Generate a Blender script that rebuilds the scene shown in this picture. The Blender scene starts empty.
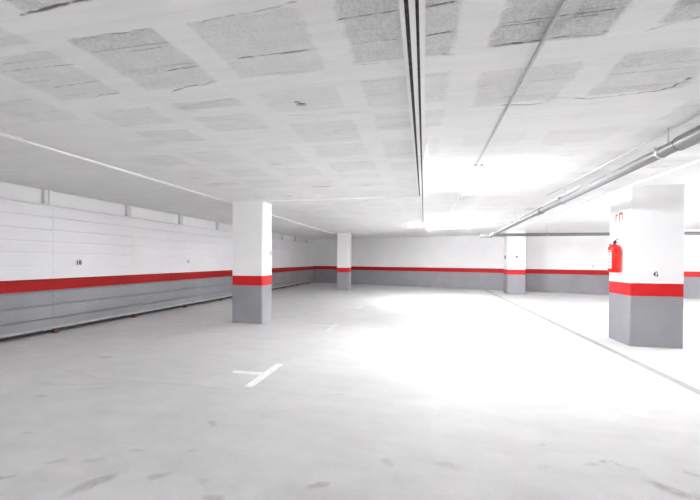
import bpy, bmesh, math, random
import numpy as np
from mathutils import Vector, Matrix

scene = bpy.context.scene
COL = scene.collection
random.seed(4)

# ------------------------------------------------------------------ measures
H = 2.65                       # ceiling height
EYE = 1.38
XL = -6.727                    # front of the ribbed panels on the left
WALLX = -6.87                  # masonry wall behind them
BACK0, BACKM = 19.375, -0.3178 # back wall: y = BACK0 + BACKM * x
XR, YF = 13.0, -8.0


def back_y(x):
    return BACK0 + BACKM * x


# ------------------------------------------------------------------ materials
def new_mat(name):
    m = bpy.data.materials.new(name)
    m.use_nodes = True
    nt = m.node_tree
    b = nt.nodes['Principled BSDF']
    return m, nt, b


def node(nt, kind, **kw):
    n = nt.nodes.new(kind)
    for k, v in kw.items():
        setattr(n, k, v)
    return n


def noise(nt, vec, scale, detail=4, rough=0.55):
    n = node(nt, 'ShaderNodeTexNoise')
    n.inputs['Scale'].default_value = scale
    n.inputs['Detail'].default_value = detail
    n.inputs['Roughness'].default_value = rough
    nt.links.new(vec, n.inputs['Vector'])
    return n.outputs['Fac']


def ramp(nt, fac, p0, c0, p1, c1):
    r = node(nt, 'ShaderNodeValToRGB')
    r.color_ramp.elements[0].position = p0
    r.color_ramp.elements[0].color = (*c0, 1)
    r.color_ramp.elements[1].position = p1
    r.color_ramp.elements[1].color = (*c1, 1)
    nt.links.new(fac, r.inputs['Fac'])
    return r.outputs['Color']


def mixc(nt, fac, a, b, mode='MIX'):
    m = node(nt, 'ShaderNodeMix', data_type='RGBA', blend_type=mode)
    for sock, v in ((m.inputs[0], fac), (m.inputs[6], a), (m.inputs[7], b)):
        if hasattr(v, 'is_linked') or isinstance(v, bpy.types.NodeSocket):
            nt.links.new(v, sock)
        elif isinstance(v, (int, float)):
            sock.default_value = v
        else:
            sock.default_value = (*v, 1)
    return m.outputs[2]


def math_node(nt, op, a, b=None, clamp=False):
    m = node(nt, 'ShaderNodeMath', operation=op, use_clamp=clamp)
    for i, v in enumerate((a, b)):
        if v is None:
            continue
        if isinstance(v, (int, float)):
            m.inputs[i].default_value = v
        else:
            nt.links.new(v, m.inputs[i])
    return m.outputs[0]


def bump(nt, b, height, strength, dist=0.01):
    n = node(nt, 'ShaderNodeBump')
    n.inputs['Strength'].default_value = strength
    n.inputs['Distance'].default_value = dist
    nt.links.new(height, n.inputs['Height'])
    nt.links.new(n.outputs['Normal'], b.inputs['Normal'])


def coords(nt):
    return node(nt, 'ShaderNodeNewGeometry').outputs['Position']


def simple(name, color, rough=0.5, metal=0.0, var=0.06, scale=12.0, spec=0.5):
    m, nt, b = new_mat(name)
    tc = node(nt, 'ShaderNodeTexCoord').outputs['Object']
    f = noise(nt, tc, scale)
    lo = tuple(c * (1 - var) for c in color)
    hi = tuple(min(1, c * (1 + var)) for c in color)
    nt.links.new(ramp(nt, f, 0.3, lo, 0.7, hi), b.inputs['Base Color'])
    b.inputs['Roughness'].default_value = rough
    b.inputs['Metallic'].default_value = metal
    b.inputs['Specular IOR Level'].default_value = spec
    return m


WHITE = (0.86, 0.86, 0.865)
RED = (0.44, 0.004, 0.005)
GREY = (0.29, 0.292, 0.308)


def banded(name, z_grey, z_red, white=WHITE, red=RED, grey=GREY, rough=0.6, wear=0.0):
    """grey paint below, a red stripe, white above, split by world height"""
    m, nt, b = new_mat(name)
    pos = coords(nt)
    sep = node(nt, 'ShaderNodeSeparateXYZ')
    nt.links.new(pos, sep.inputs[0])
    wob = math_node(nt, 'MULTIPLY', math_node(nt, 'SUBTRACT', noise(nt, pos, 9, 2), 0.5), 0.006)
    z = math_node(nt, 'ADD', sep.outputs['Z'], wob)
    a = math_node(nt, 'GREATER_THAN', z, z_grey)
    c = math_node(nt, 'GREATER_THAN', z, z_red)
    f = noise(nt, pos, 1.7, 5)
    f2 = noise(nt, pos, 26, 4)
    w = mixc(nt, 1.0, white, ramp(nt, f, 0.25, (0.95, 0.95, 0.95), 0.7, (1, 1, 1)), 'MULTIPLY')
    g = mixc(nt, 1.0, grey, ramp(nt, f, 0.25, (0.88, 0.88, 0.9), 0.75, (1.08, 1.08, 1.08)), 'MULTIPLY')
    if wear:
        g = mixc(nt, math_node(nt, 'MULTIPLY', ramp(nt, f2, 0.58, (0, 0, 0), 0.75, (1, 1, 1)), wear),
                 g, (0.52, 0.5, 0.48))
        w = mixc(nt, math_node(nt, 'MULTIPLY', ramp(nt, f2, 0.60, (0, 0, 0), 0.8, (1, 1, 1)), wear),
                 w, (0.6, 0.58, 0.56))
    colr = mixc(nt, c, mixc(nt, a, g, red), w)
    nt.links.new(colr, b.inputs['Base Color'])
    b.inputs['Roughness'].default_value = rough
    b.inputs['Specular IOR Level'].default_value = 0.3
    bump(nt, b, noise(nt, pos, 45, 4), 0.12, 0.004)
    return m


M = {}
M['banded'] = banded('painted_wall', 0.828, 1.036)
M['column'] = banded('painted_column', 0.828, 1.036, red=(0.52, 0.005, 0.006))
M['panel'] = banded('painted_panel', 0.803, 1.012, white=(0.84, 0.84, 0.85), red=(0.38, 0.004, 0.004), wear=0.35)
M['plain_wall'] = simple('white_wall_paint', (0.84, 0.84, 0.84), 0.7, var=0.03, scale=2)
M['conduit'] = simple('white_pvc', (0.84, 0.84, 0.83), 0.45, var=0.03)
M['cable_grey'] = simple('grey_pvc', (0.50, 0.50, 0.50), 0.5, var=0.06)
M['rust'] = simple('dark_steel', (0.055, 0.055, 0.05), 0.75, 0.3, var=0.6, scale=22)
M['pipe'] = simple('grey_pipe', (0.20, 0.20, 0.207), 0.42, var=0.05)
M['pipe_far'] = simple('far_pipe_grey', (0.15, 0.15, 0.155), 0.55)  # darker grey used for the cross pipe
M['pipe_pale'] = simple('pale_pvc_ring', (0.55, 0.55, 0.56), 0.4)
M['pipe_dark'] = simple('dark_rubber', (0.04, 0.04, 0.05), 0.5)
M['steel'] = simple('zinc_steel', (0.62, 0.62, 0.62), 0.35, 0.8)
M['rail'] = simple('pale_rail', (0.40, 0.40, 0.41), 0.55, var=0.15, scale=5)
M['post'] = simple('post_paint', (0.70, 0.70, 0.69), 0.6, var=0.08, scale=6)
M['wood'] = simple('rusty_wood', (0.17, 0.06, 0.035), 0.8, var=0.5, scale=30)
M['black'] = simple('black_plastic', (0.015, 0.015, 0.016), 0.45)
M['ink'] = simple('black_paint', (0.012, 0.012, 0.014), 0.6)
M['ink_grey'] = simple('faded_paint', (0.10, 0.10, 0.105), 0.7)
M['ext_red'] = simple('red_enamel', (0.78, 0.012, 0.010), 0.22, var=0.02)
M['label'] = simple('label_white', (0.80, 0.74, 0.74), 0.5, var=0.05)
M['sign_white'] = simple('sign_white', (0.88, 0.88, 0.88), 0.4, var=0.01)
M['sign_red'] = simple('sign_red', (0.55, 0.05, 0.05), 0.5)
M['sign_pink'] = simple('sign_faded_red', (0.60, 0.22, 0.22), 0.5)
M['device'] = simple('device_grey', (0.16, 0.16, 0.16), 0.5)
M['housing'] = simple('lamp_housing', (0.82, 0.82, 0.82), 0.4, var=0.02)


def emitter(name, strength):
    m, nt, b = new_mat(name)
    b.inputs['Base Color'].default_value = (0.9, 0.9, 0.9, 1)
    b.inputs['Emission Color'].default_value = (0.985, 0.99, 1.0, 1)
    b.inputs['Emission Strength'].default_value = strength
    return m


LAMP = 46.0
M['tube'] = emitter('lamp_tube', LAMP)
M['tube_main'] = emitter('main_lamp_tube', LAMP * 0.75)
M['tube_fill_strong'] = emitter('strong_fill_tube', LAMP * 1.35)  # raised strength for the added fill lamps at far right
M['tube_dim'] = emitter('dim_fill_tube', LAMP * 0.5)  # lowered strength for the added fill lamp behind the camera

# floor marking paint
m, nt, b = new_mat('marking_paint')
pos = coords(nt)
nt.links.new(ramp(nt, noise(nt, pos, 14, 6, 0.7), 0.35, (0.70, 0.70, 0.69), 0.6, (0.90, 0.90, 0.89)), b.inputs['Base Color'])
b.inputs['Roughness'].default_value = 0.6
M['marking'] = m
m, nt, b = new_mat('worn_marking_paint')
pos = coords(nt)
nt.links.new(ramp(nt, noise(nt, pos, 10, 6, 0.7), 0.42, (0.60, 0.60, 0.60), 0.66, (0.76, 0.76, 0.755)), b.inputs['Base Color'])
b.inputs['Roughness'].default_value = 0.6
M['marking_worn'] = m

# floor: trowelled pale concrete with stains
m, nt, b = new_mat('concrete_floor')
pos = coords(nt)
st = node(nt, 'ShaderNodeAttribute', attribute_name='stain').outputs['Fac']
big = noise(nt, pos, 0.55, 6, 0.6)
mid = noise(nt, pos, 2.6, 7, 0.68)
fine = noise(nt, pos, 38, 4, 0.6)
stretch = node(nt, 'ShaderNodeMapping')
stretch.inputs['Scale'].default_value = (1.0, 3.2, 1.0)
stretch.inputs['Rotation'].default_value = (0, 0, 0.5)
nt.links.new(pos, stretch.inputs['Vector'])
sweep = noise(nt, stretch.outputs[0], 1.6, 6, 0.65)
c = ramp(nt, big, 0.28, (0.585, 0.583, 0.585), 0.72, (0.655, 0.656, 0.658))
c = mixc(nt, 1.0, c, ramp(nt, mid, 0.25, (0.91, 0.905, 0.90), 0.62, (1, 1, 1)), 'MULTIPLY')
c = mixc(nt, 1.0, c, ramp(nt, sweep, 0.28, (0.91, 0.91, 0.915), 0.6, (1, 1, 1)), 'MULTIPLY')
c = mixc(nt, 1.0, c, ramp(nt, fine, 0.25, (0.955, 0.955, 0.955), 0.6, (1, 1, 1)), 'MULTIPLY')
stn = math_node(nt, 'MULTIPLY', st, ramp(nt, noise(nt, pos, 17, 5, 0.7), 0.3, (0.35,) * 3, 0.6, (1, 1, 1)))
c = mixc(nt, stn, c, (0.25, 0.24, 0.225))
nt.links.new(c, b.inputs['Base Color'])
nt.links.new(ramp(nt, mid, 0.3, (0.6,) * 3, 0.7, (0.75,) * 3), b.inputs['Roughness'])
b.inputs['Specular IOR Level'].default_value = 0.12
bump(nt, b, noise(nt, pos, 12, 6), 0.05, 0.005)
M['floor'] = m

# ceiling: whitewashed plaster bands, bare rough blocks between them
m, nt, b = new_mat('ceiling_concrete')
pos = coords(nt)
ro = node(nt, 'ShaderNodeAttribute', attribute_name='rough').outputs['Fac']
cr = node(nt, 'ShaderNodeAttribute', attribute_name='crack').outputs['Fac']
gr = noise(nt, pos, 62, 5, 0.75)
grm = noise(nt, pos, 9, 5, 0.65)
pl = ramp(nt, noise(nt, pos, 1.3, 5), 0.3, (0.83, 0.83, 0.825), 0.7, (0.87, 0.87, 0.865))
blk = ramp(nt, gr, 0.30, (0.36, 0.36, 0.36), 0.60, (0.68, 0.68, 0.675))
blk = mixc(nt, 1.0, blk, ramp(nt, grm, 0.3, (0.82, 0.82, 0.82), 0.65, (1.08, 1.08, 1.08)), 'MULTIPLY')
sm = node(nt, 'ShaderNodeMapping')
sm.inputs['Scale'].default_value = (0.6, 9.0, 1.0)
nt.links.new(pos, sm.inputs['Vector'])
streak = ramp(nt, noise(nt, sm.outputs[0], 1.5, 5, 0.7), 0.3, (0.94, 0.94, 0.94), 0.6, (1, 1, 1))
c = mixc(nt, ro, mixc(nt, 1.0, pl, streak, 'MULTIPLY'), blk)
c = mixc(nt, cr, c, (0.035, 0.034, 0.033))
nt.links.new(c, b.inputs['Base Color'])
b.inputs['Roughness'].default_value = 0.9
b.inputs['Specular IOR Level'].default_value = 0.1
hgt = math_node(nt, 'MULTIPLY', gr, math_node(nt, 'ADD', math_node(nt, 'MULTIPLY', ro, 0.9), 0.06))
bump(nt, b, hgt, 0.6, 0.012)
M['ceiling'] = m


# ------------------------------------------------------------------ mesh helpers
def box(bm, x0, x1, y0, y1, z0, z1, bevel=0.0, seg=2):
    mat = Matrix.Translation(((x0 + x1) / 2, (y0 + y1) / 2, (z0 + z1) / 2)) @ Matrix.Diagonal((x1 - x0, y1 - y0, z1 - z0, 1))
    r = bmesh.ops.create_cube(bm, size=1, matrix=mat)
    if bevel:
        vs = set(r['verts'])
        es = [e for e in bm.edges if e.verts[0] in vs and e.verts[1] in vs]
        bmesh.ops.bevel(bm, geom=es, offset=bevel, segments=seg, affect='EDGES', clamp_overlap=True)


def tube(bm, pts, r, seg=12, caps=True):
    pts = [Vector(p) for p in pts]
    n = len(pts)
    rad = r if isinstance(r, (list, tuple)) else [r] * n
    rings = []
    u = None
    for i, p in enumerate(pts):
        if i == 0:
            t = pts[1] - pts[0]
        elif i == n - 1:
            t = pts[-1] - pts[-2]
        else:
            t = (pts[i + 1] - p).normalized() + (p - pts[i - 1]).normalized()
        t.normalize()
        if u is None:
            u = t.orthogonal().normalized()
        else:
            u = (u - t * u.dot(t)).normalized()
        v = t.cross(u)
        rings.append([bm.verts.new(p + (u * math.cos(2 * math.pi * k / seg) + v * math.sin(2 * math.pi * k / seg)) * rad[i])
                      for k in range(seg)])
    for a, c in zip(rings, rings[1:]):
        for k in range(seg):
            bm.faces.new((a[k], a[(k + 1) % seg], c[(k + 1) % seg], c[k]))
    if caps:
        bm.faces.new(rings[0][::-1])
        bm.faces.new(rings[-1])


def lathe(bm, prof, cx, cy, seg=28):
    rings = []
    for r, z in prof:
        rings.append([bm.verts.new((cx + r * math.cos(2 * math.pi * k / seg), cy + r * math.sin(2 * math.pi * k / seg), z))
                      for k in range(seg)])
    for a, c in zip(rings, rings[1:]):
        for k in range(seg):
            bm.faces.new((a[k], a[(k + 1) % seg], c[(k + 1) % seg], c[k]))
    bm.faces.new(rings[0][::-1])
    bm.faces.new(rings[-1])


def extrude_profile(bm, prof, y0, y1):
    """prof: closed list of (x, z) run along y"""
    a = [bm.verts.new((x, y0, z)) for x, z in prof]
    c = [bm.verts.new((x, y1, z)) for x, z in prof]
    n = len(prof)
    for k in range(n):
        bm.faces.new((a[k], a[(k + 1) % n], c[(k + 1) % n], c[k]))
    bm.faces.new(a[::-1])
    bm.faces.new(c)


def obj(name, bm, mat, parent=None, smooth=False, origin=None):
    bmesh.ops.recalc_face_normals(bm, faces=bm.faces[:])
    if origin is not None:
        bmesh.ops.translate(bm, verts=bm.verts[:], vec=-Vector(origin))
    me = bpy.data.meshes.new(name)
    bm.to_mesh(me)
    bm.free()
    me.materials.append(mat)
    if smooth:
        for p in me.polygons:
            p.use_smooth = True
        try:
            me.set_sharp_from_angle(angle=math.radians(40))
        except Exception:
            pass
    o = bpy.data.objects.new(name, me)
    COL.objects.link(o)
    if origin is not None:
        o.location = origin
    if parent is not None:
        o.parent = parent
    return o


def tag(o, label, cat, group=None):
    o['label'] = label
    o['category'] = cat
    if group:
        o['group'] = group
    return o


def thing(name, label, cat, loc=(0, 0, 0), group=None, rot=0.0):
    o = bpy.data.objects.new(name, None)
    o.empty_display_size = 0.1
    COL.objects.link(o)
    o.location = loc
    o.rotation_euler = (0, 0, rot)
    return tag(o, label, cat, group)


def structure(o):
    o['kind'] = 'structure'
    return o


def B():
    return bmesh.new()


# ------------------------------------------------------------------ value noise (numpy)
rng = np.random.RandomState(11)
LAT = rng.rand(256, 256)


def vnoise(x, y):
    xi = np.floor(x).astype(int)
    yi = np.floor(y).astype(int)
    fx = x - xi
    fy = y - yi
    fx = fx * fx * (3 - 2 * fx)
    fy = fy * fy * (3 - 2 * fy)
    a = LAT[xi % 256, yi % 256]
    b_ = LAT[(xi + 1) % 256, yi % 256]
    c_ = LAT[xi % 256, (yi + 1) % 256]
    d_ = LAT[(xi + 1) % 256, (yi + 1) % 256]
    return (a * (1 - fx) + b_ * fx) * (1 - fy) + (c_ * (1 - fx) + d_ * fx) * fy


def fbm(x, y, o=4):
    s = 0
    amp = 0.5
    for k in range(o):
        s = s + amp * vnoise(x * 2 ** k + 17 * k, y * 2 ** k + 5 * k)
        amp *= 0.5
    return s / (1 - 0.5 ** o)


def sstep(a, b_, x):
    t = np.clip((x - a) / (b_ - a), 0, 1)
    return t * t * (3 - 2 * t)


def axis(*segs):
    out = []
    for a, b_, d in segs:
        n = max(1, int(round((b_ - a) / d)))
        out += [a + (b_ - a) * k / n for k in range(n)]
    out.append(segs[-1][1])
    return np.array(out)


def grid_object(name, xs, ys, z, attrs, mat, flip=False):
    nx, ny = len(xs), len(ys)
    X, Y = np.meshgrid(xs, ys, indexing='ij')
    co = np.stack([X, Y, z], -1).reshape(-1, 3)
    i = np.arange(nx * ny).reshape(nx, ny)
    q = np.stack([i[:-1, :-1], i[1:, :-1], i[1:, 1:], i[:-1, 1:]], -1).reshape(-1, 4)
    if flip:
        q = q[:, ::-1]
    me = bpy.data.meshes.new(name)
    me.vertices.add(len(co))
    me.vertices.foreach_set('co', co.astype(np.float32).ravel())
    me.loops.add(q.size)
    me.loops.foreach_set('vertex_index', q.astype(np.int32).ravel())
    me.polygons.add(len(q))
    me.polygons.foreach_set('loop_start', (np.arange(len(q)) * 4).astype(np.int32))
    me.update(calc_edges=True)
    me.validate()
    for k, v in attrs.items():
        a = me.attributes.new(k, 'FLOAT', 'POINT')
        a.data.foreach_set('value', v.astype(np.float32).ravel())
    me.materials.append(mat)
    for p in me.polygons:
        p.use_smooth = True
    o = bpy.data.objects.new(name, me)
    COL.objects.link(o)
    return o


# ------------------------------------------------------------------ floor
xs = axis((-7.0, -4.6, 0.4), (-4.6, 4.2, 0.022), (4.2, XR + 0.3, 0.6))
ys = axis((YF - 0.2, 1.1, 0.6), (1.1, 4.4, 0.018), (4.4, 22.2, 0.6))
X, Y = np.meshgrid(xs, ys, indexing='ij')
stain = np.zeros_like(X)
wx = X + 0.10 * (fbm(X * 6, Y * 6) - 0.5)
wy = Y + 0.10 * (fbm(X * 6 + 40, Y * 6 + 9) - 0.5)
# x, y, half length, half width, turn, depth
STAINS = [(-1.99, 1.85, 0.17, 0.055, 1.1, 0.60), (-1.63, 1.985, 0.075, 0.04, 0.3, 0.5), (-1.74, 2.735, 0.035, 0.03, -0.8, 0.6),
          (-1.71, 2.70, 0.03, 0.012, 0.6, 0.5), (-0.632, 2.13, 0.07, 0.032, 0.45, 0.62), (-1.19, 1.88, 0.07, 0.03, 0, 0.5),
          (-0.24, 2.46, 0.03, 0.06, 0.5, 0.34), (0.15, 2.48, 0.10, 0.035, 0, 0.34), (1.14, 2.71, 0.055, 0.016, 0.2, 0.55),
          (1.24, 2.77, 0.02, 0.015, 0, 0.6), (1.30, 2.775, 0.06, 0.010, -0.35, 0.5), (1.38, 2.74, 0.05, 0.010, -0.5, 0.4),
          (1.46, 2.53, 0.13, 0.045, -0.75, 0.60), (1.60, 2.45, 0.10, 0.06, -0.6, 0.4), (1.72, 2.75, 0.045, 0.03, 0, 0.45),
          (-4.4, 4.25, 0.12, 0.06, 0.1, 0.55), (-3.77, 2.90, 0.09, 0.02, 0.1, 0.4), (-3.07, 2.27, 0.07, 0.015, 0.1, 0.4),
          (-2.03, 2.23, 0.06, 0.025, 0.2, 0.4), (-2.57, 1.76, 0.08, 0.03, 0.3, 0.55), (-2.45, 1.98, 0.09, 0.03, 0.3, 0.35),
          (-1.65, 2.31, 0.05, 0.02, 0.2, 0.35), (-2.2, 2.05, 0.07, 0.03, 0.4, 0.35), (-1.35, 2.02, 0.05, 0.03, 0.0, 0.3),
          (0.85, 2.95, 0.05, 0.02, 0.2, 0.28), (0.8, 2.62, 0.05, 0.03, 0.2, 0.2), (-3.4, 3.2, 0.2, 0.05, 0.5, 0.2)]
for sx, sy, a, w, r, d in STAINS:
    dx, dy = wx - sx, wy - sy
    u = (dx * math.cos(r) + dy * math.sin(r)) / a
    v = (-dx * math.sin(r) + dy * math.cos(r)) / w
    stain = np.maximum(stain, d * sstep(1.25, 0.55, np.sqrt(u * u + v * v)))
# hairline cracks
for pts in ([(-4.35, 3.65), (-3.67, 3.49), (-2.88, 3.50), (-2.39, 3.51), (-2.0, 3.46)], [(-1.35, 3.50), (-1.0, 3.54), (-0.79, 3.62)],
            [(-4.1, 3.2), (-3.7, 3.25), (-3.3, 3.42), (-2.9, 3.5)]):
    for (x0, y0), (x1, y1) in zip(pts, pts[1:]):
        t = np.clip(((X - x0) * (x1 - x0) + (Y - y0) * (y1 - y0)) / ((x1 - x0) ** 2 + (y1 - y0) ** 2), 0, 1)
        d = np.hypot(X - x0 - t * (x1 - x0), Y - y0 - t * (y1 - y0) + 0.02 * (vnoise(X * 12, Y * 12) - 0.5))
        stain = np.maximum(stain, 0.30 * sstep(0.022, 0.0, d))
# blotchy darker mottling, growing toward the near end of the floor
stain = np.maximum(stain, 0.16 * sstep(0.48, 0.70, fbm(X * 3, Y * 3)) * sstep(2.9, 1.5, Y))
floor = structure(grid_object('floor', xs, ys, np.zeros_like(X), {'stain': stain}, M['floor']))

# ------------------------------------------------------------------ ceiling
xs = axis((-7.0, -3.5, 0.25), (-3.5, -1.06, 0.024), (-1.06, -0.95, 0.006), (-0.95, 3.3, 0.024), (3.3, XR + 0.3, 0.4))
ys = axis((YF - 0.2, 1.2, 0.5), (1.2, 3.3, 0.005), (3.3, 5.5, 0.02), (5.5, 9.0, 0.045), (9.0, 22.2, 0.4))
X, Y = np.meshgrid(xs, ys, indexing='ij')
rough = np.zeros_like(X)
crack = np.zeros_like(X)
ex = X + 0.05 * (fbm(X * 5, Y * 5) - 0.5) + 0.035 * (fbm(X * 22, Y * 22, 3) - 0.5)
ey = Y + 0.035 * (fbm(X * 4 + 31, Y * 4 + 77) - 0.5) + 0.03 * (fbm(X * 20 + 3, Y * 20 + 8, 3) - 0.5)
BAYS = {-4: (-3.62, -3.06), -3: (-2.86, -2.28), -2: (-2.04, -1.47), -1: (-1.26, -0.65), 0: (-0.455, 0.155),
        1: (0.375, 0.985), 2: (1.20, 1.82), 3: (2.03, 2.65), 4: (2.84, 3.28)}


def patch(bay, y0, y1, s, soft=0.008, inset=(0, 0)):
    x0, x1 = BAYS[bay]
    x0 += inset[0]
    x1 -= inset[1]
    ins = sstep(-soft, soft, ex - x0) * sstep(-soft, soft, x1 - ex) * sstep(-soft, soft, ey - y0) * sstep(-soft, soft, y1 - ey)
    np.maximum(rough, s * ins, out=rough)


def crack_line(pts, s, w=0.007, wob=0.012):
    wob = wob * 0.5
    w = w * 0.5
    for (x0, y0), (x1, y1) in zip(pts, pts[1:]):
        t = np.clip(((X - x0) * (x1 - x0) + (Y - y0) * (y1 - y0)) / ((x1 - x0) ** 2 + (y1 - y0) ** 2), 0, 1)
        dx = X - x0 - t * (x1 - x0)
        dy = Y - y0 - t * (y1 - y0) + wob * 2 * (fbm(X * 9, X * 0 + y0 * 7, 3) - 0.5)
        ww = w * (0.45 + 1.1 * vnoise(X * 11 + 3, X * 0 + y0 * 13))
        d = np.sqrt((dx / 1.6) ** 2 + dy ** 2)
        brk = sstep(0.22, 0.5, vnoise(X * 26 + 11, X * 0 + y0 * 31))
        np.maximum(crack, s * (0.35 + 0.65 * brk) * sstep(1.5, 0.4, d / ww), out=crack)


patch(-2, 0.9, 1.485, 0.85); crack_line([(-2.06, 1.50), (-1.9, 1.49), (-1.62, 1.485)], 0.8, 0.012, 0.02)
patch(-1, 0.9, 1.30, 0.8)
patch(0, 1.2, 2.10, 0.75); patch(0, 2.10, 2.30, 0.62, inset=(0.0, 0.0))
crack_line([(-0.45, 1.862), (-0.155, 1.857)], 0.85, 0.006); crack_line([(-0.005, 1.858), (0.145, 1.845)], 0.85, 0.007)
crack_line([(-0.24, 2.09), (-0.15, 2.097)], 0.8, 0.006); crack_line([(0.0, 2.097), (0.145, 2.078)], 0.9, 0.007)
crack_line([(0.0, 2.27), (0.15, 2.305)], 0.7, 0.006); crack_line([(-0.4, 2.315), (-0.21, 2.32)], 0.4, 0.006)
patch(0, 2.50, 2.98, 0.30); patch(0, 3.12, 3.5, 0.25)
crack_line([(-0.30, 3.05), (-0.03, 3.0)], 0.35, 0.006)
patch(1, 1.2, 2.265, 0.92)
crack_line([(0.39, 2.07), (0.61, 2.062), (0.93, 2.057)], 0.75, 0.007)
crack_line([(0.40, 2.27), (0.59, 2.262), (0.75, 2.255), (0.96, 2.272), (0.985, 2.22)], 0.85, 0.009, 0.02)
patch(1, 2.55, 3.09, 0.36)
crack_line([(0.36, 3.11), (0.62, 3.13)], 0.35, 0.007)
crack_line([(0.62, 3.13), (0.80, 3.17), (0.92, 3.15), (0.98, 3.055), (1.10, 3.09), (1.26, 3.135), (1.45, 3.105), (1.67, 3.08), (1.76, 3.05), (1.785, 2.92)], 0.75, 0.010, 0.03)
patch(2, 1.2, 2.21, 0.85); crack_line([(1.18, 2.27), (1.28, 2.225), (1.40, 2.21), (1.6, 2.2)], 0.6, 0.008, 0.02)
patch(2, 2.50, 3.07, 0.42); crack_line([(1.25, 2.675), (1.69, 2.665)], 0.35, 0.007)
patch(3, 1.2, 2.2, 0.7); patch(3, 2.4, 3.1, 0.32); patch(3, 3.3, 3.75, 0.3)
patch(-1, 1.73, 2.10, 0.40); patch(-1, 2.10, 2.325, 0.30)
crack_line([(-1.18, 1.745), (-0.95, 1.72), (-0.64, 1.70)], 0.4, 0.014, 0.04)
crack_line([(-1.15, 2.10), (-0.9, 2.095), (-0.66, 2.097)], 0.8, 0.008)
crack_line([(-1.0, 2.33), (-0.72, 2.33)], 0.3, 0.006)
patch(-1, 2.54, 2.92, 0.28); crack_line([(-1.2, 3.0), (-0.9, 3.02), (-0.56, 3.04)], 0.35, 0.007)
patch(-1, 3.2, 3.75, 0.24)
patch(-2, 1.73, 2.14, 0.50); patch(-2, 2.15, 2.36, 0.42)
crack_line([(-1.96, 1.74), (-1.72, 1.73), (-1.48, 1.735)], 0.5, 0.014, 0.04)
crack_line([(-1.78, 1.90), (-1.56, 1.90)], 0.35, 0.007)
crack_line([(-1.92, 2.147), (-1.7, 2.14), (-1.48, 2.135)], 0.75, 0.007)
crack_line([(-1.88, 2.40), (-1.7, 2.36), (-1.58, 2.36), (-1.46, 2.31)], 0.8, 0.009, 0.03)
patch(-2, 2.6, 2.73, 0.38); crack_line([(-2.03, 2.7), (-1.7, 2.63), (-1.5, 2.61)], 0.32, 0.010, 0.02)
patch(-2, 2.88, 3.25, 0.25)
patch(-3, 1.3, 1.70, 0.3); patch(-3, 1.78, 2.36, 0.32)
crack_line([(-2.84, 1.935), (-2.26, 1.945)], 0.5, 0.007); crack_line([(-2.7, 2.185), (-2.28, 2.165)], 0.55, 0.007)
crack_line([(-2.62, 2.37), (-2.5, 2.36), (-2.3, 2.35)], 0.6, 0.008, 0.03)
patch(-3, 2.62, 2.95, 0.26); patch(-3, 3.1, 3.45, 0.26); patch(-4, 1.6, 2.0, 0.25); patch(-4, 2.3, 2.7, 0.22)
crack_line([(-2.95, 2.93), (-2.75, 2.98), (-2.6, 3.0)], 0.35, 0.008)
rr = random.Random(7)
for bay, (x0, x1) in BAYS.items():
    y = 3.82
    while y < 11:
        n = rr.choice((1, 2, 2, 3))
        s = rr.uniform(0.12, 0.26) * (1.0 if y < 6.0 else 0.55)
        patch(bay, y, y + n * 0.225, s, 0.02)
        if rr.random() < 0.6:
            a = rr.uniform(0, 0.3)
            crack_line([(x0 + a, y + n * 0.225), (x0 + a + rr.uniform(0.15, 0.3), y + n * 0.225 + 0.01)], rr.uniform(0.3, 0.7), 0.014)
        y += n * 0.225 + rr.uniform(0.18, 0.4)
# faint block joints in every bay
for k in range(7, 30):
    yj = 0.062 + 0.225 * k
    crack_line([(-3.4, yj), (3.2, yj)], 0.05, 0.008)
    jw = np.abs(Y - yj + 0.006 * (vnoise(X * 8, X * 0 + k) - 0.5))
    crack = np.maximum(crack, 0.42 * sstep(0.25, 0.6, vnoise(X * 6 + k * 3, X * 0 + k)) * np.clip(rough * 1.6, 0, 1) * sstep(0.007, 0.002, jw))
hole = np.zeros_like(X)
for hx, hy, a in ((-1.020, 2.768, 0.020), (-0.998, 2.815, 0.030)):
    d = np.hypot((X - hx) / (a * 1.2), (Y - hy) / (a * 0.7))
    hole = np.maximum(hole, sstep(1.35, 0.85, d))
course = np.floor((Y - 1.86) / 0.225)
rough *= 0.78 + 0.44 * LAT[(course.astype(int) * 7) % 256, (np.floor((X + 20) / 0.83).astype(int) * 13) % 256]
rough *= 0.85 + 0.4 * (fbm(X * 2.0 + 50, Y * 9.0, 4) - 0.3)
rough += 0.10 * sstep(0.48, 0.70, fbm(X * 3.1 + 9, Y * 8 + 4, 5))
rough = np.clip(rough, 0, 1)
crack = np.maximum(crack, hole)
z = H + 0.006 * sstep(0.05, 0.5, rough) + 0.004 * crack + 0.02 * hole
z += 0.006 * (fbm(X * 2.2, Y * 2.2) - 0.5)
z += rough * 0.004 * (fbm(X * 30, Y * 30, 2) - 0.5)
z[X < -3.5] = H
z[X > 3.3] = H
ceiling = structure(grid_object('ceiling', xs, ys, z, {'rough': rough, 'crack': crack}, M['ceiling'], flip=True))

# smooth drop band between the right-hand columns
bm = B(); box(bm, 3.30, 4.08, YF, back_y(4.1), H - 0.022, H + 0.03, 0.006)
structure(obj('trim_1', bm, M['plain_wall']))

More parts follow.
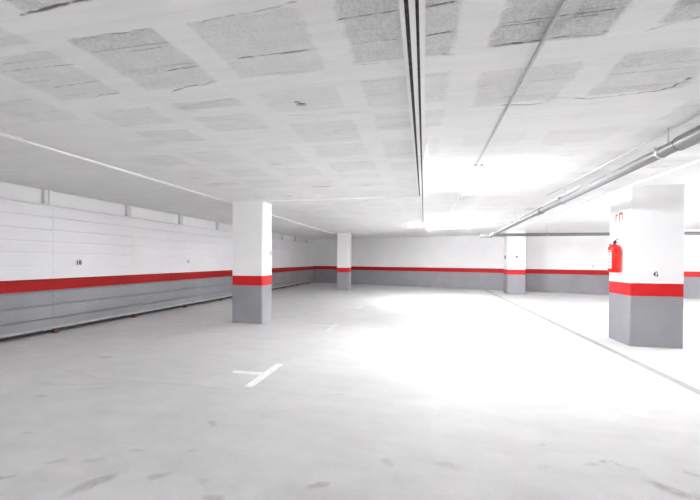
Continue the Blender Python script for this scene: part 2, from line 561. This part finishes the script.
# ------------------------------------------------------------------ walls
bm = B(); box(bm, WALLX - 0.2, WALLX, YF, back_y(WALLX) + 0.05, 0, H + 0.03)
structure(obj('wall_left', bm, banded('left_wall_gap_shade', 0.30, 0.305, grey=(0.05, 0.048, 0.045), red=(0.05, 0.048, 0.045))))  # near-black base paints in the shade of the gap under the panels
bm = B()
x0, x1 = WALLX - 0.2, XR + 0.2
v = [bm.verts.new(p) for p in ((x0, back_y(x0), 0), (x1, back_y(x1), 0), (x1, back_y(x1) + 0.2, 0), (x0, back_y(x0) + 0.2, 0),
                               (x0, back_y(x0), H + 0.03), (x1, back_y(x1), H + 0.03), (x1, back_y(x1) + 0.2, H + 0.03), (x0, back_y(x0) + 0.2, H + 0.03))]
for f in ((0, 1, 5, 4), (1, 2, 6, 5), (2, 3, 7, 6), (3, 0, 4, 7), (4, 5, 6, 7), (3, 2, 1, 0)):
    bm.faces.new([v[k] for k in f])
structure(obj('wall_back', bm, M['banded']))
bm = B(); box(bm, XR, XR + 0.2, YF, back_y(XR), 0, H + 0.03)
structure(obj('wall_right', bm, M['banded']))
bm = B(); box(bm, WALLX - 0.2, XR + 0.2, YF - 0.2, YF, 0, H + 0.03)
structure(obj('wall_front', bm, M['banded']))

# ------------------------------------------------------------------ left cladding: ribbed panels between steel posts
POST_Y = [3.545 + 1.87 * k for k in range(0, 10)]
GROOVES = [0.29, 0.535, 0.785, 0.985, 1.24, 1.475, 1.68, 1.90, 2.13]
PT, PB = 2.372, 0.078


def panel_profile():
    front = [(XL - 0.064, PB), (XL - 0.006, PB), (XL - 0.006, PB + 0.05)]
    for g in GROOVES + [2.338]:
        front += [(XL + 0.008, g - 0.030), (XL + 0.006, g - 0.014), (XL - 0.050, g - 0.014), (XL - 0.050, g + 0.014), (XL - 0.010, g + 0.016)]
    front += [(XL + 0.004, PT), (XL - 0.064, PT)]
    return front


ORD = ['nearest', 'second', 'third', 'fourth', 'fifth', 'sixth', 'seventh', 'eighth', 'ninth', 'farthest']
EDGES = [POST_Y[0] - 1.87] + POST_Y + [back_y(WALLX) - 0.02]
EDGES[-1] = back_y(XL) - 0.01
PANEL_LABELS = ['ribbed white, red and grey wall panel nearest the camera, at the left frame edge',
                'ribbed painted wall panel cut by the left frame edge, before the first rusty foot',
                'ribbed painted wall panel bearing a dark bay number, nearest number to the camera',
                'ribbed painted wall panel just past the numbered panel, on the left wall',
                'ribbed painted wall panel with a faint grey bay number, left of the big column',
                'ribbed painted wall panel running in behind the left edge of the big left column',
                'ribbed painted wall panel directly behind the big left column',
                'ribbed painted wall panel first to appear right of the big left column',
                'ribbed painted wall panel second past the big left column, in dim light',
                'ribbed painted wall panel third past the big left column, in dim light',
                'narrow ribbed painted wall panel ending in the far left corner']
panels = []
for k in range(1, len(EDGES) - 1):
    y0, y1 = EDGES[k] + 0.0015, EDGES[k + 1] - 0.0015
    bm = B(); extrude_profile(bm, panel_profile(), y0, y1)
    p = obj('wall_panel', bm, M['panel'], origin=(XL, (y0 + y1) / 2, PB))
    tag(p, PANEL_LABELS[k], 'wall panel', 'ribbed panels along the left wall')
    panels.append(p)
    hl = (y1 - y0) / 2
    bm = B(); extrude_profile(bm, [(-0.006, 0.014), (0.016, 0.016), (0.018, 0.036), (-0.006, 0.058)], -hl, hl)
    r = obj('bottom_rail', bm, M['rail'], p)
    r['label'] = 'pale metal bottom rail'
# the panel beside and behind the camera, one long run outside the frame
POST_LABELS = ['steel post behind the left wall panels, just outside the left frame edge',
               'white steel post with twin stubs above the left panels, nearest of the row',
               'white steel post stub above the left panels, second from the left frame edge',
               'white steel post stub above the left panels, third from the left frame edge',
               'white steel post stub just left of the big left column',
               'white steel post behind the big left column, nearer of two hidden there',
               'white steel post behind the big left column, farther of two hidden there',
               'white steel post first to show right of the big left column',
               'white steel post second to show right of the big left column',
               'steel post closest to the far left corner']
for k, py in enumerate(POST_Y):
    t = thing('steel_post', POST_LABELS[k], 'post', (WALLX + 0.05, py, 0), 'posts of the left wall panels')
    x_front = XL - 0.066 - (WALLX + 0.05)
    for dy, th in ((-0.100, 0.012), (-0.022, 0.055)):
        bm = B(); box(bm, -0.045, x_front, dy, dy + th, 0.06, H - 0.004, 0.002)
        obj('flange', bm, M['post'], t)
    bm = B(); box(bm, x_front - 0.022, x_front - 0.010, -0.088, -0.022, 0.06, H - 0.004)
    obj('web', bm, M['post'], t)
    bm = B(); box(bm, x_front, x_front + 0.012, -0.022, 0.040, PT + 0.004, H - 0.004, 0.003)
    obj('head_stub', bm, M['plain_wall'], t)
    bm = B(); box(bm, x_front, x_front + 0.095, 0.0, 0.09, 0.0, 0.06, 0.01)
    f = obj('foot_block', bm, M['wood'], t)
    f['label'] = 'rusty brown foot block'

# ------------------------------------------------------------------ columns
def column(x0, x1, y0, y1, label, z1=H + 0.02):
    bm = B()
    box(bm, x0, x1, y0, y1, 0, z1)
    es = [e for e in bm.edges if abs(e.verts[0].co.z - e.verts[1].co.z) > 1]
    bmesh.ops.bevel(bm, geom=es, offset=0.016, segments=3, affect='EDGES')
    o = obj('column', bm, M['column'], smooth=True, origin=((x0 + x1) / 2, (y0 + y1) / 2, 0))
    return tag(o, label, 'column', 'square columns of the garage')


colA = column(-4.116, -3.406, 7.19, 7.69, 'white column with red band and grey foot, the large one left of centre')
colB = column(3.312, 4.070, 6.705, 7.41, 'white column at right carrying the fire extinguisher and number 6')
colC = column(-4.008, -3.44, 16.41, 16.98, 'slim distant white column with red band standing near the far left corner')
colD = column(3.435, 4.153, 16.235, 16.95, 'distant white column in front of back wall, below the grey cross pipe')


def text_mesh(body, size, mat, name, loc, rot, parent=None, bold=0.0, depth=0.001):
    cu = bpy.data.curves.new(name + '_curve', 'FONT')
    cu.body = body
    cu.size = size
    cu.align_x = 'CENTER'
    cu.align_y = 'CENTER'
    cu.extrude = depth
    cu.offset = bold
    tmp = bpy.data.objects.new('tmp_text', cu)
    COL.objects.link(tmp)
    dg = bpy.context.evaluated_depsgraph_get()
    me = bpy.data.meshes.new_from_object(tmp.evaluated_get(dg))
    bpy.data.objects.remove(tmp)
    me.name = name
    me.materials.clear()
    me.materials.append(mat)
    o = bpy.data.objects.new(name, me)
    COL.objects.link(o)
    o.location = loc
    o.rotation_euler = rot
    if parent is not None:
        o.parent = parent
        o.matrix_parent_inverse = parent.matrix_world.inverted()
    return o


bpy.context.view_layer.update()

def stencil_six(parent, cx, y, cz, s):
    """bold stencilled 6: left crescent, a bridge gap, upper serif and lower bowl"""
    bm = B()

    def poly(pts):
        f = [bm.verts.new((cx + px * s, y - 0.0012, cz + pz_ * s)) for px, pz_ in pts]
        g = [bm.verts.new((cx + px * s, y + 0.002, cz + pz_ * s)) for px, pz_ in pts]
        bm.faces.new(f); bm.faces.new(g[::-1])
        for k in range(len(f)):
            bm.faces.new((f[k], f[(k + 1) % len(f)], g[(k + 1) % len(f)], g[k]))
    n = 9
    out = [(-0.06 - 0.34 * math.sin(math.pi * k / (n - 1)), 0.5 - k / (n - 1)) for k in range(n)]
    poly(out + [(-0.06, -0.46), (-0.06, 0.46)])
    poly([(0.04, 0.5), (0.2, 0.47), (0.3, 0.38), (0.26, 0.24), (0.14, 0.24), (0.04, 0.36)])
    poly([(0.04, 0.12), (0.18, 0.13), (0.31, 0.04), (0.36, -0.18), (0.31, -0.38), (0.18, -0.49), (0.04, -0.5),
          (0.04, -0.42), (0.11, -0.34), (0.13, -0.18), (0.11, -0.03), (0.04, 0.04)])
    bmesh.ops.translate(bm, verts=bm.verts[:], vec=-parent.location)
    return obj('painted_number', bm, M['ink'], parent)


n6 = stencil_six(colB, 3.674, 6.705, 1.188, 0.088)
n6['label'] = 'black stencilled number 6'
RX = (math.pi / 2, 0, math.pi / 2)
p_by_y = lambda y: next(p for p, (a, c) in zip(panels, zip(EDGES[1:], EDGES[2:])) if a <= y <= c)
n = text_mesh('18', 0.125, M['ink_grey'], 'painted_number', (XL + 0.0045, 5.915, 1.305), RX, p_by_y(5.915), 0.004)
n['label'] = 'dark two-digit bay number'
n = text_mesh('17', 0.115, M['ink_grey'], 'painted_number', (XL + 0.0045, 9.30, 1.315), RX, p_by_y(9.3), 0.002)
n['label'] = 'faint grey bay number'


# small wall fittings
def fitting(label, loc, normal, s=0.05, mat='device'):
    bm = B()
    x, y, zc = loc
    if normal == 'x':
        box(bm, x, x + 0.03, y - s / 2, y + s / 2, zc - s * 0.7, zc + s * 0.7, 0.006)
    elif normal == '-x':
        box(bm, x - 0.03, x, y - s / 2, y + s / 2, zc - s * 0.7, zc + s * 0.7, 0.006)
    else:
        box(bm, x - s / 2, x + s / 2, y - 0.03, y, zc - s * 0.7, zc + s * 0.7, 0.006)
    return tag(obj('wall_fitting', bm, M[mat]), label, 'wall fitting')


fitting('small pale grey fitting on the side face of the large left column', (-3.406, 7.555, 1.535), 'x', 0.055, 'cable_grey')
fitting('small dark fitting on the left side of the distant column below the cross pipe', (3.435, 16.6, 1.56), '-x', 0.11)
fitting('small grey fitting on the front of the distant column below the cross pipe', (3.80, 16.235, 1.57), '-y', 0.075)
fitting('tiny grey fitting low on the back wall left of the extinguisher', (7.05, back_y(7.05) + 0.01, 1.19), '-y', 0.07, 'cable_grey')

# ------------------------------------------------------------------ floor joint and parking marks
bm = B()
box(bm, 2.825, 2.925, YF, back_y(2.9) - 0.01, -0.01, 0.003)
structure(obj('trim_2', bm, simple('joint_mortar', (0.33, 0.33, 0.315), 0.8, var=0.12, scale=8)))


def tmark(y0, y1, ys, xs0, xb, label, mat, w=0.10):
    bm = B()
    v = [bm.verts.new((x, y, zz)) for zz in (0.0005, 0.0025) for x, y in
         ((xb - w / 2, y0), (xb + w / 2, y0), (xb + w / 2, y1), (xb - w / 2, y1),
          (xb - w / 2, ys + 0.045), (xs0, ys + 0.045), (xs0, ys - 0.045), (xb - w / 2, ys - 0.045))]
    bm.faces.new(v[:8][::-1]); bm.faces.new(v[8:])
    for k in range(8):
        bm.faces.new((v[k], v[(k + 1) % 8], v[8 + (k + 1) % 8], v[8 + k]))
    return tag(obj('floor_marking', bm, M[mat]), label, 'floor marking', 'painted parking marks')


tmark(3.60, 4.48, 4.05, -2.30, -1.865, 'white painted T parking mark on the floor, nearest the camera', 'marking')
tmark(6.80, 7.60, 7.35, -2.35, -1.84, 'faint worn T parking mark on the floor, right of the large column foot', 'marking_worn')
tmark(10.15, 10.95, 10.5, -2.3, -1.85, 'faintest worn T parking mark, farthest along the floor', 'marking_worn')

# ------------------------------------------------------------------ ceiling trunking (centre)
TUBE_Z0 = H - 0.075
NEAR = -3.0


def run(label, x0, x1, y0, y1, z0=TUBE_Z0, mat='conduit', name='cable_trunking', group='white trunking runs on the ceiling'):
    bm = B(); box(bm, x0, x1, y0, y1, z0, H + 0.012, 0.003)
    return tag(obj(name, bm, M[mat]), label, 'cable trunking', group)


run('white ceiling trunking, leftmost of three side by side, ends before the large column line', -0.125, -0.103, NEAR, 6.95)
run('white ceiling trunking, middle of three side by side in the centre', -0.081, -0.051, NEAR, 11.6)
run('white ceiling trunking, rightmost of three side by side in the centre', -0.034, -0.004, NEAR, 12.3)
for a, c, y1, lab in ((-0.1028, -0.0812, 6.90, 'dark rusty steel strip in the left gap of the central trunking'),
                      (-0.0508, -0.0342, 11.5, 'dark rusty steel strip in the right gap of the central trunking')):
    bm = B(); box(bm, a, c, NEAR, y1, H - 0.055, H + 0.012)
    tag(obj('steel_strip', bm, M['rust']), lab, 'steel strip')
bm = B(); box(bm, -3.402, -0.105, 7.195, 7.215, H - 0.022, H + 0.012, 0.002)
tag(obj('ceiling_strip', bm, M['conduit']), 'thin white strip crossing the ceiling from the centre to the large left column', 'ceiling strip')


def conduit(label, pts, r, mat='conduit', boxes=()):
    root = thing('conduit', label, 'conduit', pts[0])
    o = Vector(pts[0])
    bm = B(); tube(bm, [Vector(p) - o for p in pts], r, 10)
    obj('tube', bm, M[mat], root, True)
    for (bx, by, bz), s in boxes:
        bm = B(); box(bm, bx - s - o.x, bx + s - o.x, by - s - o.y, by + s - o.y, bz - 0.022 - o.z, bz + 0.02 - o.z, 0.004)
        obj('clip', bm, M[mat], root)
    return root


conduit('white conduit along the ceiling above the left panels, meeting the left columns', [(-4.172, -3, H - 0.02), (-4.172, 16.4, H - 0.02)], 0.017,
        boxes=[((-4.172, y, H - 0.012), 0.022) for y in (3.0, 4.6, 6.2)])
conduit('thin grey conduit on the ceiling right of the trunking, running to a bright lamp',
        [(0.655, -3, H - 0.012), (0.655, 5.0, H - 0.012)], 0.0115, 'cable_grey',
        boxes=[((0.655, 4.97, H - 0.012), 0.03), ((0.73, 4.99, H - 0.012), 0.022)])
conduit('pale conduit on the ceiling beyond the bright lamp, running toward the far lamp',
        [(0.655, 6.45, H - 0.012), (0.655, 11.5, H - 0.012)], 0.0115)
conduit('thin grey cable on the ceiling directly above the big drain pipe', [(2.29, -2, H - 0.009), (2.29, 7.5, H - 0.009)], 0.008, 'cable_grey')
conduit('pale conduit on the ceiling just right of the drain pipe, far part', [(2.50, 6.6, H - 0.013), (2.72, 13.0, H - 0.013)], 0.013)

# ------------------------------------------------------------------ drain pipes
PX = 2.255


def pz(y):
    return 2.451 - 0.0172 * (y - 4.0)


YJ = 13.2
root = thing('drain_pipe', 'large grey drain pipe hung from the ceiling along the right side', 'pipe', (PX, 4, pz(4)))
o0 = Vector((PX, 4, pz(4)))
bm = B(); tube(bm, [Vector((PX, y, pz(y))) - o0 for y in (-4, 3.72, 9, YJ)], 0.054, 24)
obj('pipe_run', bm, M['pipe'], root, True)
for y, L, r, nm in ((3.54, 0.24, 0.068, 'collar'), (7.85, 0.16, 0.066, 'coupling')):
    bm = B(); tube(bm, [Vector((PX, yy, pz(yy))) - o0 for yy in (y - L, y - L * 0.9, y + L * 0.9, y + L)], [r * 0.97, r, r, r * 0.97], 24)
    cobj = obj(nm, bm, M['pipe'], root, True)
    for yy in (y + L, y - L):
        bm = B(); tube(bm, [Vector((PX, yy - 0.006, pz(yy))) - o0, Vector((PX, yy + 0.006, pz(yy))) - o0], r * 0.995, 24)
        obj('seal', bm, M['pipe_dark'], cobj, True)
for y in (4.05, 6.6, 9.9, 12.2):
    bm = B(); tube(bm, [Vector((PX, y - 0.014, pz(y))) - o0, Vector((PX, y + 0.014, pz(y))) - o0], 0.060, 24)
    box(bm, PX - 0.075 - o0.x, PX - 0.048 - o0.x, y - 0.016 - o0.y, y + 0.016 - o0.y, pz(y) + 0.018 - o0.z, pz(y) + 0.05 - o0.z, 0.003)
    cl = obj('clamp', bm, M['pipe_pale'] if y < 5 else M['pipe'], root, True)
    bm = B(); tube(bm, [Vector((PX + 0.0, y - 0.09, pz(y) + 0.052)) - o0, Vector((PX, y - 0.09, H + 0.004)) - o0], 0.005, 8)
    obj('rod', bm, M['cable_grey'], cl, True)

ZC = pz(YJ)
rc = thing('drain_pipe', 'grey cross pipe hung in front of the back wall, passing behind the right column', 'pipe', (PX, YJ + 0.03, ZC))
bm = B(); tube(bm, [(-0.05, 0.06, 0), (3.0, 0.06, 0.005), (XR - PX, 0.06, 0.01)], 0.054, 20)
obj('pipe_run', bm, M['pipe_far'], rc, True)
bm = B(); tube(bm, [(-0.34, 0.06, -0.02), (-0.32, 0.06, -0.02), (0.02, 0.06, -0.02), (0.06, 0.06, -0.02)], [0.058, 0.066, 0.066, 0.058], 20)
obj('end_cap', bm, M['pipe_far'], rc, True)
for x in (1.8, 4.9):
    bm = B(); tube(bm, [(x - 0.03, 0.06, 0.003), (x + 0.03, 0.06, 0.003)], 0.060, 20)
    cl = obj('clamp', bm, M['pipe'], rc, True)
    bm = B(); tube(bm, [(x, 0.06, 0.06), (x, 0.06, H - ZC + 0.003)], 0.005, 8)
    obj('rod', bm, M['cable_grey'], cl, True)


# ------------------------------------------------------------------ lamps
LZ = 0.11      # battens hang this far below the ceiling on two short brackets


def batten(label, cx, cy, L=1.25, along='y', tube_mat='tube', group='fluorescent battens'):
    t = thing('batten_lamp', label, 'lamp', (cx, cy, H), group, math.pi / 2 if along == 'y' else (-0.30 if cy > 10 else 0.0))
    bm = B(); box(bm, -L / 2, L / 2, -0.045, 0.045, -LZ - 0.02, -LZ + 0.025, 0.006)
    obj('housing', bm, M['housing'], t)
    for s in (-1, 1):
        bm = B(); box(bm, s * L * 0.33 - 0.015, s * L * 0.33 + 0.015, -0.02, 0.02, -LZ + 0.02, 0.004)
        obj('bracket', bm, M['steel'], t)
        bm = B(); box(bm, s * L / 2 - 0.018 * (1 + s), s * L / 2 + 0.018 * (1 - s), -0.07, 0.07, -LZ - 0.05, -LZ - 0.015, 0.004)
        obj('end_cap', bm, M['housing'], t)
        bm = B(); tube(bm, [(-L / 2 + 0.03, s * 0.055, -LZ - 0.03), (L / 2 - 0.03, s * 0.055, -LZ - 0.03)], 0.014, 8)
        obj('lamp_tube', bm, M[tube_mat], t)
    return t


batten('bright white tube lamp on the ceiling, nearest in view, right of the trunking', 0.70, 5.72, 1.25, 'y', 'tube_main')
batten('bright white tube lamp on the ceiling close to the back wall', 0.80, 12.7, 1.55, 'x', 'tube')
batten('added unseen fill lamp on the ceiling far behind the camera, left aisle', -3.0, -5.0, 1.55, 'x', 'tube')  # added out of view to even out the light from the front
batten('added unseen fill lamp on the ceiling behind the camera, right aisle', 6.6, -2.0, 1.25, 'y', 'tube_dim')  # extra unseen lamp, added to light the column fronts
batten('bright white tube lamp just beyond the right frame edge, past the numbered column', 6.6, 8.4, 1.25, 'y', 'tube_main')
for ly, where in ((7.2, 'nearer'), (11.0, 'farther')):
    batten('added unseen fill lamp beyond the right frame edge, %s of two in its row' % where, 10.5, ly, 1.55, 'y', 'tube_fill_strong')  # added pair out of view, brightens the right side and back wall

# ------------------------------------------------------------------ fire extinguisher on the numbered column
EX, EY = 3.208, 7.0
fe = thing('fire_extinguisher', 'red fire extinguisher hung on the left face of the numbered column', 'fire extinguisher', (EX, EY, 1.20))
bm = B()
lathe(bm, [(0.070, 0.0), (0.088, 0.006), (0.092, 0.02), (0.092, 0.41), (0.086, 0.44), (0.066, 0.468), (0.036, 0.484), (0.028, 0.49)], 0, 0)
body = obj('cylinder', bm, M['ext_red'], fe, True)
bm = B()
ring = []
for k in range(9):
    a = math.radians(140 + k * 10)
    ring.append((0.0928 * math.cos(a), 0.0928 * math.sin(a)))
lo = [bm.verts.new((x, y, 0.07)) for x, y in ring]
hi = [bm.verts.new((x, y, 0.38)) for x, y in ring]
for k in range(8):
    bm.faces.new((lo[k], lo[k + 1], hi[k + 1], hi[k]))
lb = obj('instruction_label', bm, M['label'], body, True)
lb['label'] = 'white instruction label'
for zz in (0.105, 0.165, 0.225, 0.29, 0.335):
    bm = B()
    lo = [bm.verts.new((x * 1.004, y * 1.004, zz)) for x, y in ring[1:-1]]
    hi = [bm.verts.new((x * 1.004, y * 1.004, zz + (0.022 if zz != 0.225 else 0.016))) for x, y in ring[1:-1]]
    for k in range(len(lo) - 1):
        bm.faces.new((lo[k], lo[k + 1], hi[k + 1], hi[k]))
    obj('label_stripe', bm, M['sign_pink'] if zz != 0.225 else M['device'], body, True)
bm = B(); tube(bm, [(0, 0, 0.485), (0, 0, 0.53)], [0.024, 0.02], 14)
box(bm, -0.02, 0.02, -0.024, 0.03, 0.505, 0.54, 0.004)
obj('valve', bm, M['black'], fe, True)
bm = B()
tube(bm, [(0, 0.0, 0.54), (0.0, -0.05, 0.552), (0, -0.115, 0.575)], [0.011, 0.009, 0.008], 8)
obj('squeeze_lever', bm, M['black'], fe, True)
bm = B()
tube(bm, [(0, -0.01, 0.522), (0, -0.06, 0.520), (0, -0.11, 0.512)], [0.010, 0.008, 0.008], 8)
obj('carry_handle', bm, M['black'], fe, True)
bm = B(); tube(bm, [(-0.022, 0.0, 0.515), (-0.036, 0, 0.515)], 0.016, 14)
obj('pressure_gauge', bm, M['steel'], fe, True)
bm = B()
tube(bm, [(0, 0.03, 0.52), (-0.005, 0.075, 0.52), (-0.015, 0.115, 0.49), (-0.022, 0.122, 0.42), (-0.022, 0.118, 0.30), (-0.022, 0.112, 0.2)], 0.011, 10)
hose = obj('hose', bm, M['black'], fe, True)
bm = B(); tube(bm, [(-0.022, 0.112, 0.2), (-0.022, 0.112, 0.15), (-0.022, 0.112, 0.06)], [0.014, 0.017, 0.024], 12)
obj('nozzle', bm, M['black'], hose, True)
bm = B(); box(bm, 0.088, 3.314 - EX, -0.03, 0.03, 0.30, 0.40, 0.003)
obj('wall_bracket', bm, M['steel'], fe)
bm = B(); tube(bm, [(0, 0, 0.355), (0, 0, 0.368)], 0.0935, 28)
obj('strap', bm, M['ext_red'], fe, True)

# sign above it
SX = 3.312
sg = thing('extinguisher_sign', 'small white sign with red marks above the fire extinguisher', 'sign', (SX, 7.09, 2.07))
bm = B(); box(bm, -0.004, 0, -0.16, 0.16, -0.22, 0.20, 0.001)
obj('plate', bm, M['sign_white'], sg)


def bar(bm, ya, yb, za, zb):
    box(bm, -0.0055, -0.0035, min(ya, yb), max(ya, yb), za, zb)


bm = B()   # left stroke group: a canister with a hook on top
bar(bm, 0.105, 0.065, 0.02, 0.13); bar(bm, 0.105, 0.03, 0.115, 0.145)
obj('red_pictogram', bm, M['sign_red'], sg)
bm = B()   # right stroke group: a framed flame shape
bar(bm, -0.015, -0.045, 0.0, 0.15); bar(bm, -0.105, -0.13, 0.02, 0.16); bar(bm, -0.015, -0.13, 0.125, 0.165)
obj('red_pictogram', bm, M['sign_red'], sg)
bm = B()
bar(bm, 0.105, 0.085, -0.18, -0.07); bar(bm, 0.105, 0.045, -0.18, -0.165); bar(bm, 0.02, -0.005, -0.15, -0.07); bar(bm, -0.04, -0.11, -0.10, -0.075)
obj('faded_lettering', bm, M['sign_pink'], sg)

# ------------------------------------------------------------------ world, camera, view
w = bpy.data.worlds.new('World')
scene.world = w
w.use_nodes = True
w.node_tree.nodes['Background'].inputs[0].default_value = (0.5, 0.5, 0.5, 1)
w.node_tree.nodes['Background'].inputs[1].default_value = 0.0

cam = bpy.data.cameras.new('Camera')
cam.sensor_width = 36.0
cam.lens = 360.0 * 36.0 / 700.0
cam.shift_y = 13.53 / 700.0
co = bpy.data.objects.new('Camera', cam)
COL.objects.link(co)
rt = Vector((0.97935405, 0.20206723, 0.00587192))
up = Vector((-0.00746303, 0.00711319, 0.99994685))
fw = Vector((-0.20201473, 0.97934582, -0.00847436))
mw = Matrix((rt, up, -fw)).transposed().to_4x4()
mw.translation = (0, 0, EYE)
co.matrix_world = mw
scene.camera = co

scene.view_settings.view_transform = 'Standard'
scene.view_settings.look = 'None'
scene.view_settings.gamma = 1.0
scene.view_settings.use_curve_mapping = False
scene.view_settings.exposure = 3.57
scene.cycles.max_bounces = 16
scene.cycles.diffuse_bounces = 12
scene.cycles.use_denoising = True
scene.cycles.sample_clamp_indirect = 8.0
